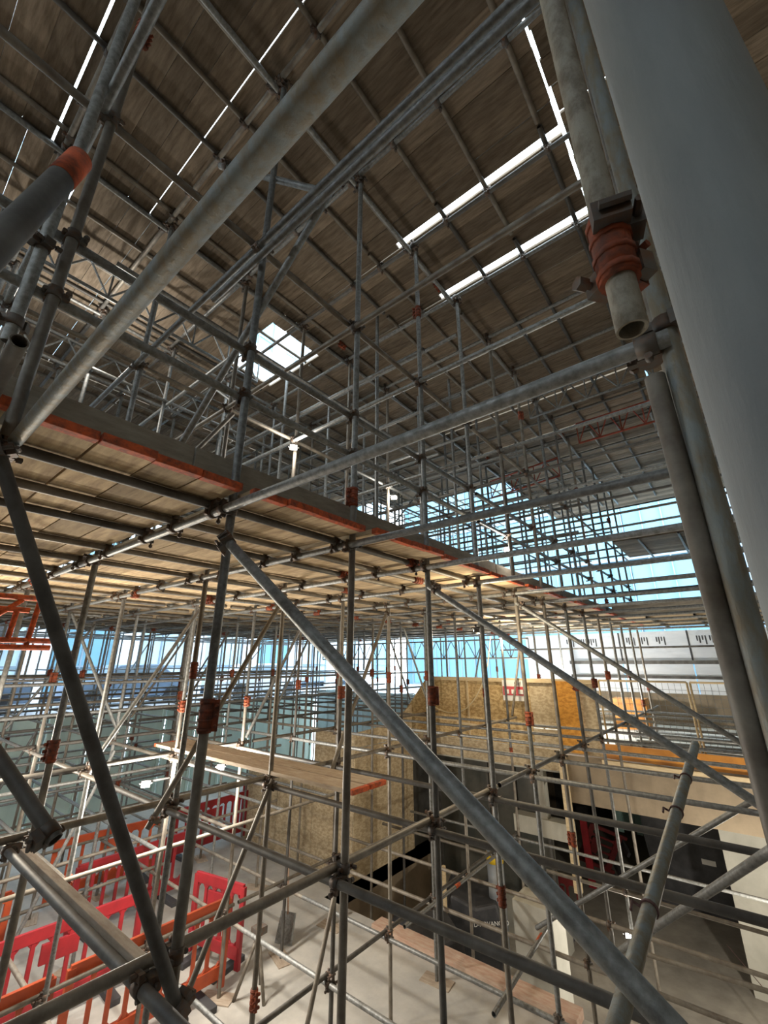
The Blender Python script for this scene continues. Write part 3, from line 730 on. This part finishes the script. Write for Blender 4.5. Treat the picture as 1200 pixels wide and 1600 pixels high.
# ------------------------------------------------------------------ lattice beams
def lattice(label, p, q, h, M, n=6, up=(0, 0, 1)):
    P, Q = Vector(p), Vector(q); d = (Q-P); u = Vector(up)*h
    t = empty('lattice_beam', V(*p)); tag(t, label, 'lattice beam')
    for a in (Vector((0, 0, 0)), u):
        world_mb('chord', M, lambda b: b.bar(P+a, Q+a, 0.022, 8), parent=t)
    for k in range(n):
        A, B = P+d*(k/n), P+d*((k+1)/n)
        if k % 2: A, B = A+u, B
        else: B = B+u
        world_mb('lacing', M, lambda b: b.bar(A, B, 0.013, 6), parent=t)
    for k in range(0, n+1, 2): 
        A = P+d*(k/n)
        world_mb('lacing', M, lambda b: b.bar(A, A+u, 0.013, 6), parent=t)
    return t
lattice('red lattice beam under the far right of the roof', (-1.75, 8.6, 4.25), (-0.15, 8.6, 4.25), 0.45, REDP, 8)
lattice('red lattice beam in the middle distance under the roof', (-4.2, 9.6, 3.95), (-2.4, 9.3, 3.95), 0.45, REDP, 6)
lattice('grey lattice beam under the far right of the roof in front of the red one', (-2.2, 7.1, 4.3), (-0.2, 7.1, 4.3), 0.4, GALV, 8)
lattice('long grey lattice beam spanning below the deck at the far end', (-12.5, 11.8, .1), (-4.5, 11.8, .1), 0.5, GALV, 30)
lattice('grey lattice beam under the roof at upper left', (-5.2, -0.6, 4.25), (-5.2, 3.2, 4.25), 0.4, GALV, 14)
lattice('second grey lattice beam under the roof at upper left, farther back', (-7.0, -0.6, 4.2), (-7.0, 4.0, 4.2), 0.45, GALV, 14)
t = empty('lattice_frame', V(-4.95, 0.9, 0.1)); tag(t, 'orange painted steel frame hanging under the deck at the left margin', 'steel frame')
for a, b_ in (((-5, .55, .13), (-5, 1.27, .13)), ((-5, .55, .19), (-5, 1.27, .19)), ((-5, .55, .56), (-5, 1.13, .56)), ((-5, .55, .45), (-5, 1.05, .45))):
    world_mb('rail', ORANGE, lambda b: b.bar(a, b_, 0.024, 8), parent=t)
for a, b_ in (((-5, .74, .13), (-5, .78, .56)), ((-5, 1.09, .13), (-5, 1.11, .56)), ((-5, .6, .16), (-5, .62, .5)), ((-5, .8, .36), (-5, .98, .54)), ((-5, .95, .18), (-5, .96, .45))):
    world_mb('upright', ORANGE, lambda b: b.bar(a, b_, 0.022, 8), parent=t)

# ------------------------------------------------------------------ plywood enclosure and slab edge
t = empty('plywood_hoarding', V(-5, 9.7, SLAB)); tag(t, 'brightly lit plywood hoarding standing on the slab edge, with sloping left end', 'hoarding')
Y = 9.7
def pan(name, M, pts, th=0.02, y=Y): return world_mb(name, M, lambda b: b.poly([(x, y, z) for x, z in pts], (0, th, 0)), parent=t)
pan('panel', OSB, [(-7.55, -1.66), (-5.35, -1.66), (-5.35, -.42), (-6.48, -.42)])
pan('panel', OSB, [(-5.345, -1.66), (-3.8, -1.66), (-3.8, -.42), (-5.345, -.42)])
pan('panel', OSBG, [(-3.795, -1.3), (-3.28, -1.3), (-3.28, -.42), (-3.795, -.42)])
pan('panel', OSBG, [(-3.795, -1.66), (-3.28, -1.66), (-3.28, -1.31), (-3.795, -1.31)])
pan('lower_panel', OSBG, [(-6.75, -2.05), (-3.32, -2.05), (-3.32, -1.67), (-6.75, -1.67)])
pan('door', OSBO, [(-3.22, -1.68), (-2.78, -1.68), (-2.78, -.38), (-3.22, -.38)], 0.03, Y-0.05)
pan('side_panel', OSBG, [(-2.775, -1.7), (-2.5, -1.7), (-2.5, -.36), (-2.775, -.36)])
for pts in ([(-6.5, -.42), (-2.5, -.42), (-2.5, -.34), (-6.5, -.34)], [(-5.6, -1.30), (-3.9, -1.42), (-3.9, -1.47), (-5.6, -1.35)], [(-6.9, -1.25), (-5.6, -1.27), (-5.6, -1.31), (-6.9, -1.29)], [(-3.28, -1.68), (-3.23, -1.68), (-3.23, -.40), (-3.28, -.40)]):
    pan('batten', BATTEN, pts, 0.04, Y-0.045)
pan('upright_batten', BATTEN, [(-5.3, -1.6), (-5.26, -1.6), (-5.26, -.4), (-5.3, -.4)], 0.03, Y-0.03)
# faint print across the boards
for q, (x, z, s) in enumerate(((-5.2, -0.83, '--- -- ---- --- --'), (-5.2, -0.98, '-- ------ --- ----'), (-6.25, -1.0, '--- --- ----'), (-6.3, -.75, '---- -- --- --'))):
    text(s, 0.10, PRINT, t, Matrix.Translation(V(x, Y-0.003, z)) @ Matrix.Rotation(PI/2, 4, 'X'), 'board_print')
sg = empty('safety_sign', V(-4.15, 9.63, -.78)); tag(sg, 'white and red safety sign fixed to the plywood hoarding', 'sign')
def spl(name, M, x0, x1, z0, z1, y): return world_mb(name, M, lambda b: b.box(x0, x1, y, y+0.006, z0, z1), parent=sg)
spl('board', WHITE, -4.38, -3.88, -.80, -.38, 9.64); spl('red_panel', SIGNR, -4.37, -3.89, -.69, -.51, 9.632)
for q in range(3): spl('pictogram', WHITE, -4.33+.16*q, -4.23+.16*q, -.66, -.57, 9.624)
text('Caf', 0.11, INK, sg, Matrix.Translation(V(-4.1, 9.635, -.48)) @ Matrix.Rotation(PI/2, 4, 'X'))

t = empty('plywood_wall', V(-7.5, 8.5, FLOOR)); tag(t, 'dim plywood wall rising from the concrete floor below the lit hoarding', 'plywood wall')
world_mb('side_panel', OSBG, lambda b: b.poly([(-6.8, 7.45, -4), (-6.8, 8.6, -4), (-6.8, 8.6, -1.72), (-6.8, 7.45, -1.72)], (-.02, 0, 0)), parent=t)
world_mb('side_panel', OSBG, lambda b: b.poly([(-6.8, 8.61, -4), (-6.8, 9.53, -4), (-6.8, 9.53, -1.72), (-6.8, 8.61, -1.72)], (-.02, 0, 0)), parent=t)
world_mb('upper_panel', OSBG, lambda b: b.poly([(-6.8, 7.45, -1.71), (-6.8, 9.53, -1.71), (-6.8, 9.53, -1.0), (-6.8, 8.7, -1.36), (-6.8, 7.45, -1.42)], (-.02, 0, 0)), parent=t)
for q in range(3):
    x1 = -6.83-1.2*q
    world_mb('front_panel', OSBG, lambda b: b.box(x1-1.19, x1, 7.45, 7.47, -4, -2.35+(.9 if q == 0 else 0)), parent=t)
world_mb('top_rail', BATTEN, lambda b: b.box(-10.4, -8.03, 7.40, 7.45, -2.4, -2.3), parent=t)

# cable looped over the hoarding
cu = bpy.data.curves.new('cable', 'CURVE'); cu.dimensions = '3D'; cu.bevel_depth = 0.012; cu.materials.append(CABLE)
sp = cu.splines.new('BEZIER'); pts = [(-4.45, 9.4, .55), (-4.66, 9.45, -.2), (-5.12, 9.5, -.9), (-5.5, 9.52, -1.1), (-5.95, 9.52, -1.08), (-6.3, 9.52, -.9), (-6.5, 9.55, -.62)]
sp.bezier_points.add(len(pts)-1)
for bp_, p in zip(sp.bezier_points, pts): bp_.co = V(*p); bp_.handle_left_type = bp_.handle_right_type = 'AUTO'
o = obj('t', cu); bpy.context.view_layer.update()
me = bpy.data.meshes.new_from_object(o.evaluated_get(bpy.context.evaluated_depsgraph_get())); bpy.data.objects.remove(o)
tag(obj('cable', me), 'cream cable looping across the front of the lit plywood hoarding', 'cable')

# amber edge form, mesh barrier and membrane wall on the street-level slab
def slabthing(name, M, label, cat, fn): return tag(base_mb(name, M, fn), label, cat)
slabthing('formwork_board', AMBER, 'amber formwork board along the slab edge under the mesh barrier', 'formwork board', lambda b: b.box(-2.48, 1.2, 9.62, 9.66, SLAB-.0, SLAB+.24))
slabthing('timber_strip', BATTEN, 'pale timber strip nailed along the foot of the amber formwork board', 'timber strip', lambda b: b.box(-2.5, 1.2, 9.56, 9.6, SLAB-.09, SLAB-.03))
for q, (xa, xb) in enumerate(((-2.45, -0.95), (-0.9, 0.6))):
    t = empty('mesh_barrier', V((xa+xb)/2, 10.0, SLAB)); tag(t, f'steel mesh edge barrier above the amber board, {"left" if q == 0 else "right"} of two panels', 'mesh barrier', 'mesh barriers')
    def fr(b):
        for a, c in (((xa, 10, -1.45), (xb, 10, -1.45)), ((xa, 10, -.36), (xb, 10, -.36)), ((xa, 10, -1.69), (xa, 10, -.36)), ((xb, 10, -1.69), (xb, 10, -.36))): b.bar(a, c, 0.018, 8)
    world_mb('frame', BATTEN, fr, parent=t)
    def ms(b):
        n = 15
        for k in range(1, n): b.bar((xa+(xb-xa)*k/n, 10.02, -1.45), (xa+(xb-xa)*k/n, 10.02, -.36), 0.004, 4)
        for k in range(1, 8): b.bar((xa, 10.02, -1.45+1.09*k/8), (xb, 10.02, -1.45+1.09*k/8), 0.004, 4)
    world_mb('mesh', GALV, ms, parent=t)
t = empty('membrane_wall', V(-2, 15.5, SLAB)); tag(t, 'white printed membrane stretched over the wall at the far right', 'membrane wall')
for q, (xa, xb) in enumerate(((-6.0, -3.02), (-2.99, -1.22), (-1.19, 0.5), (0.53, 3.2))):
    world_mb('membrane_sheet', MEMB, lambda b: b.box(xa, xb, 15.5, 15.53, -.86, .86), parent=t)
world_mb('seam_tape', INK, lambda b: [b.box(x-.02, x+.02, 15.485, 15.5, -.02, .86) for x in (-3.0, -1.2, .51)], parent=t)
world_mb('printing', INK, lambda b: [b.box(x, x+.03, 15.49, 15.499, .66-l, .7) for x0 in (-2.8, -2.45, -2.0, -1.0, -.7, -.35, 0.0, .7, -4.6, -4.2, -3.9) for x, l in ((x0, .1), (x0+.06, .16), (x0+.13, .08), (x0+.2, .2))], parent=t)
world_mb('lower_boarding', CONCW, lambda b: b.box(-6, 3.2, 15.46, 15.7, SLAB, -.87), parent=t)
for z, h in ((-.02, .05), (-.42, .04)):
    slabthing('timber_rail', GALVD, f'dark timber rail across the membrane wall, {"upper" if z > -.1 else "lower"} of two', 'timber rail', lambda b: b.box(-4.5, 2.5, 15.2, 15.26, z-h, z+h))
slabthing('pallet_box', AMBER, 'amber crate on the slab in front of the membrane wall', 'crate', lambda b: (b.box(-3.15, -2.35, 13.9, 14.5, SLAB, SLAB+.75), b.box(-3.18, -2.32, 13.86, 13.9, SLAB+.1, SLAB+.25), b.box(-3.18, -2.32, 13.86, 13.9, SLAB+.45, SLAB+.6)))

# ------------------------------------------------------------------ things in the basement
t = empty('glazed_screen', V(-5.3, 10.4, PIT)); tag(t, 'dark grimy glazed screen under the plywood hoarding', 'screen')
world_mb('glazing', BLACKG, lambda b: b.box(-6.6, -3.9, 10.4, 10.43, -4.6, -2.15), parent=t)
for q in range(5): world_mb('mullion', GALVD, lambda b: b.box(-6.62+.66*q, -6.57+.66*q, 10.35, 10.4, -4.6, -2.15), parent=t)
world_mb('sill', CONCP, lambda b: b.box(-6.7, -3.8, 10.25, 10.6, PIT, -4.6), parent=t)
slabthing('ledge_block', CONCP, 'pale concrete ledge hanging below the slab in front of the dark screen', 'ledge', lambda b: (b.box(-4.5, -3.35, 9.9, 10.2, -3.3, -3.0), b.box(-4.0, -3.8, 9.95, 10.15, -3.0, -2.1)))
slabthing('white_post', BATTEN, 'pale painted timber post below the slab edge at centre right', 'post', lambda b: b.box(-3.28, -3.16, 9.48, 9.6, -3.9, -1.74))
def bag(b):
    b.poly([(-.55, -.5, 0), (.55, -.5, 0), (.6, -.52, .55), (.5, -.48, 1.0), (.1, -.5, .92), (-.35, -.46, 1.08), (-.6, -.52, .6)], (0, 1.0, .03))
o = MB(); bag(o); o = o.build('bulk_bag', BLACK, None, Matrix.Translation(V(-5.3, 9.3, PIT)) @ Matrix.Rotation(0.5, 4, 'Z'), 0.05)
tag(o, 'black bulk bag with white lettering standing in the basement', 'bulk bag')
text('D-ADVANCED', 0.1, WHITE, o, o.matrix_world @ Matrix.Translation((.05, -.56, .66)) @ Matrix.Rotation(PI/2, 4, 'X') @ Matrix.Rotation(0.12, 4, 'Z'))
o = MB(); bag(o); o = o.build('bulk_bag', BLACK, None, Matrix.Translation(V(-5.35, 7.75, PIT)) @ Matrix.Rotation(0.9, 4, 'Z'), 0.05)
tag(o, 'plain dark bulk bag beside the lettered one in the basement', 'bulk bag')
slabthing('timber_batten', BATTEN, 'white batten leaning in front of the black bags', 'batten', lambda b: b.poly([(-5.25, 8.2, PIT), (-5.19, 8.2, PIT), (-5.5, 8.7, -3.8), (-5.56, 8.7, -3.8)], (0, .05, 0)))
t = slabthing('drain_pipe', BLUEPIPE, 'thick grey-blue pipe standing upright in the basement', 'pipe', lambda b: b.bar((-4.75, 9.4, PIT), (-4.75, 9.4, -3.5), .16, 20))
MB().bar((0, 0, 1.55), (0, 0, 1.72), .165, 20).build('yellow_collar', YELLOW, t, t.matrix_world.copy())
MB().bar((0, 0, -.0), (0, 0, .12), .21, 20).build('foot_flange', CONCP, t, t.matrix_world.copy())
slabthing('tarpaulin', TEAL, 'teal tarpaulin hanging in the dark basement at right', 'tarpaulin', lambda b: [b.box(-3.75+.15*k, -3.6+.15*k, 14.9+.05*(k % 2), 14.93+.05*(k % 2), -4.4+.05*(k % 3), -2.2) for k in range(7)])
slabthing('sheeted_stack', BLACK, 'big stack wrapped in black sheeting in the dark basement at right', 'stack', lambda b: b.poly([(-2.7, 13.6, PIT), (-1.25, 13.6, PIT), (-1.15, 13.6, -4.2), (-1.0, 13.6, -3.2), (-1.6, 13.6, -2.6), (-2.9, 13.6, -2.5), (-2.85, 13.6, -4)], (0, 2.2, 0)))
for x, z in ((-2.5, -2.95), (-1.75, -4.3)):
    slabthing('paper_label', WHITE, f'small white label on the black stack, {"upper" if z > -3 else "lower"} of two', 'label', lambda b: b.box(x, x+.26, 13.57, 13.59, z, z+.1))
slabthing('plank', REDPL, 'red board standing on end in the dark basement', 'board', lambda b: b.poly([(-4.25, 13.4, PIT), (-4.08, 13.4, PIT), (-4.2, 13.7, -3.9), (-4.37, 13.7, -3.9)], (0, .04, 0)))

# plastic pedestrian barriers
def barrier_mesh(M, L=1.9):
    b = MB(); b.box(.03, L-.03, -.022, .022, .87, 1.0); b.box(.03, L-.03, -.03, .03, .16, .30)
    for x in (0, L-.08): b.box(x, x+.08, -.025, .025, .05, .97)
    n = max(4, round((L-.16)/.19))
    for k in range(1, n):
        x = .08+(L-.16)*k/n; b.box(x-.024, x+.024, -.016, .016, .30, .87)
    for k in range(n):
        x0, x1 = .08+(L-.16)*k/n+.024, .08+(L-.16)*(k+1)/n-.024
        for z, dz in ((.87, -.045), (.30, .045)):                     # rounded ends of the slots
            b.poly([(x0, -.014, z), (x0+.04, -.014, z), (x0, -.014, z+dz)], (0, .028, 0)); b.poly([(x1, -.014, z), (x1-.04, -.014, z), (x1, -.014, z+dz)], (0, .028, 0))
    b.box(L/2-.2, L/2+.2, -.02, .02, .62, .82)
    return b.mesh('barrier_panel', M, .006)
BR, BO, BD = barrier_mesh(REDPL), barrier_mesh(ORPL), barrier_mesh(DRED)
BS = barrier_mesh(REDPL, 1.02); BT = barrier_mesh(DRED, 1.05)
BF = MB().box(-.06, .06, -.28, .28, 0, .07).mesh('barrier_foot', INK, .01)
def barrier(x, y, rz, me, label, z=FLOOR, tilt=0.0, roll=0.0):
    t = empty('pedestrian_barrier', V(x, y, z), rz); tag(t, label, 'barrier', 'plastic barriers')
    if tilt or roll: t.matrix_world = t.matrix_world @ Matrix.Rotation(tilt, 4, 'X') @ Matrix.Rotation(roll, 4, 'Y')
    obj('panel', me, t, t.matrix_world.copy())
    for xx in ((.3, 1.6) if me not in (BS, BT) else (.2, .8)): obj('foot', BF, t, t.matrix_world @ Matrix.Translation((xx, 0, 0)))
    return t
R90 = PI/2
barrier(-6.21, 0.42, R90-.01, BO, 'orange plastic barrier at the bottom left corner, nearest of the orange row')
barrier(-6.21, 2.42, R90-.02, BO, 'orange plastic barrier at the right end of the front orange row')
barrier(-7.25, 4.40, .2, BS, 'short red plastic barrier closing the right end of the front orange row')
barrier(-7.3, 1.75, R90-.03, BR, 'red plastic barrier with tall slots behind the orange row')
barrier(-7.35, -.25, R90-.03, BR, 'red plastic barrier at the left margin behind the orange row')
barrier(-8.6, .6, R90+.05, BO, 'orange plastic barrier in the back left, behind the red one at the margin')
barrier(-8.85, 3.3, R90+.04, BR, 'red plastic barrier standing alone farther back in the middle of the floor at left')
barrier(-10.3, 3.4, R90-.1, BO, 'orange plastic barrier in the far group, nearest of the three')
barrier(-10.3, 5.6, R90+.04, BR, 'dark red plastic barrier in the far group, left one')
barrier(-11.0, 7.75, R90-.0, BR, 'dark red plastic barrier in the far group, right one')
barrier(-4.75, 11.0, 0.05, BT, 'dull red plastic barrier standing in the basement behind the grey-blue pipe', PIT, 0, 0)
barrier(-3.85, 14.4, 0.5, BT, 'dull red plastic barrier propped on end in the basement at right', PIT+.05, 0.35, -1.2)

# string line with a yellow tag across the basement floor
tag(world_mb('string_line', ROPE, lambda b: b.bar((-1.3, 11.0, -4.6), (0.25, 8.0, -4.7), .006, 5)), 'thin dark string stretched across the basement at the lower right', 'string')
slabthing('marker_tag', YELLOW, 'yellow tag tied to the string at the lower right', 'tag', lambda b: b.poly([(-.56, 10.2, -4.66), (-.49, 10.2, -4.66), (-.5, 10.2, -4.8), (-.53, 10.2, -5.03)], (0, .01, 0)))
# low trestle and shovel on the floor
t = empty('trestle', V(-5.75, 4.5, FLOOR)); tag(t, 'small steel trestle prop standing on the floor behind the pole with an orange sleeve', 'trestle')
for a, c in (((-5.9, 4.3, -4), (-5.75, 4.5, -3.35)), ((-5.9, 4.7, -4), (-5.75, 4.5, -3.35)), ((-5.55, 4.5, -4), (-5.75, 4.5, -3.35))):
    world_mb('leg', GALVB, lambda b: b.bar(a, c, .022, 8), parent=t)
world_mb('head', STEEL, lambda b: b.box(-5.82, -5.68, 4.42, 4.58, -3.36, -3.28), parent=t)
t = empty('shovel', V(-6.3, 5.5, FLOOR)); tag(t, 'shovel standing against a pole on the floor', 'shovel')
world_mb('blade', GALV, lambda b: b.poly([(-6.45, 5.35, -3.99), (-6.2, 5.45, -3.99), (-6.2, 5.5, -3.62), (-6.42, 5.42, -3.62)], (.01, .02, 0)), parent=t)
world_mb('shaft', KERB, lambda b: b.bar((-6.31, 5.46, -3.64), (-6.2, 5.3, -2.7), .015, 8), parent=t)

# ------------------------------------------------------------------ work lights
def worklight(p, aim, power, label, col=(1.0, 0.93, 0.82), size=0.09):
    px = min(XR+[0], key=lambda x: abs(x-p[0])); py = min(YS, key=lambda y: abs(y-p[1]))
    P = V(*p); d = (Vector(aim)-Vector(p)).normalized()
    t = empty('work_light', P); t.matrix_world = frame(P, P+d); tag(t, label, 'work light', 'work lights')
    MB().box(-size*.75, size*.75, -size, size, -.05, .0).build('housing', LAMPB, t, t.matrix_world.copy(), .006)
    MB().box(-size*.6, size*.6, -size*.85, size*.85, .001, .012).build('lens', LENS, t, t.matrix_world.copy())
    MB().path([(0, -size-.012, -.03), (0, -size-.012, -.12), (0, size+.012, -.12), (0, size+.012, -.03)], .008, 6).bar((0, 0, -.12), (0, 0, -.2), .012, 6).build('bracket', LAMPB, t, t.matrix_world.copy())
    world_mb('clamp_arm', LAMPB, lambda b: b.bar(Vector(p)-d*.12, (px, py, p[2]-d.z*.12), .014, 8), parent=t)
    ld = bpy.data.lights.new('work_light_glow', 'POINT'); ld.energy = power*LAMP; ld.color = col; ld.shadow_soft_size = 0.06
    lo = bpy.data.objects.new('glow', ld); C.objects.link(lo); lo.parent = t; lo.matrix_local = Matrix.Translation((0, 0, .09))
    return t
worklight((-6.03, 1.14, 3.95), (0, 0, 1), 100, 'work light glowing under the roof at upper left', size=.06)
worklight((-4.03, 3.12, 2.65), (0, 0, 0), 30, 'work light glowing above the deck between the first two edge poles', size=.05)
worklight((-4.03, 5.27, 2.6), (0, 0, 0), 30, 'small work light above the deck, just left of the third edge pole', size=.05)
worklight((-2.16, 5.29, 1.40), (0, 0, 0), 35, 'bright work light above the far part of the deck edge', size=.05)
worklight((-6.03, 2.84, -1.4), (0, 0, -1.5), 230, 'work light among the lower tubes at left', size=.05)
worklight((-6.03, 3.84, -1.38), (0, 0, -1.5), 230, 'work light under the two pale planks', size=.05)
worklight((-2.15, 8.25, -3.7), (0, 6, -4), 90, 'bright work light low on a pole in the basement at right', size=.05)
worklight((-2.16, 4.29, 0.31), (-4, 10, -1), 80, 'work light tucked under the deck beside the fourth edge pole', (1.0, 0.85, 0.6), .04)
worklight((-4.06, 9.10, 0.5), (-4, 10, -1), 150, 'small added work light under the deck in front of the plywood hoarding', (1.0, 0.85, 0.6), .04)  # lamp added at a small glint to brighten the plywood hoarding
worklight((-6.03, 1.12, -.75), (-5, 2, 1), 260, 'added work light below the deck at the left, beyond the orange frame', (1.0, 0.88, 0.7), .04)  # no fitting in view here; added to light the deck underside
worklight((-8.03, 1.14, -1.3), (-8, 2, -4), 200, 'added unseen work light beyond the left margin lighting the barriers', size=.05)  # added out of view to brighten the lower left tubes and barriers
worklight((0.10, 8.25, -3.3), (-2, 9, -5), 300, 'added unseen work light off to the right lighting the basement floor', (1.0, 0.92, 0.78), .05)  # added outside the frame as fill for the basement
worklight((-4.03, 12.10, -.7), (-1, 14, -1), 480, 'added work light hidden on the slab behind the plywood hoarding', (1.0, 0.97, 0.9), .05)  # hidden lamp added so the white membrane comes out bright
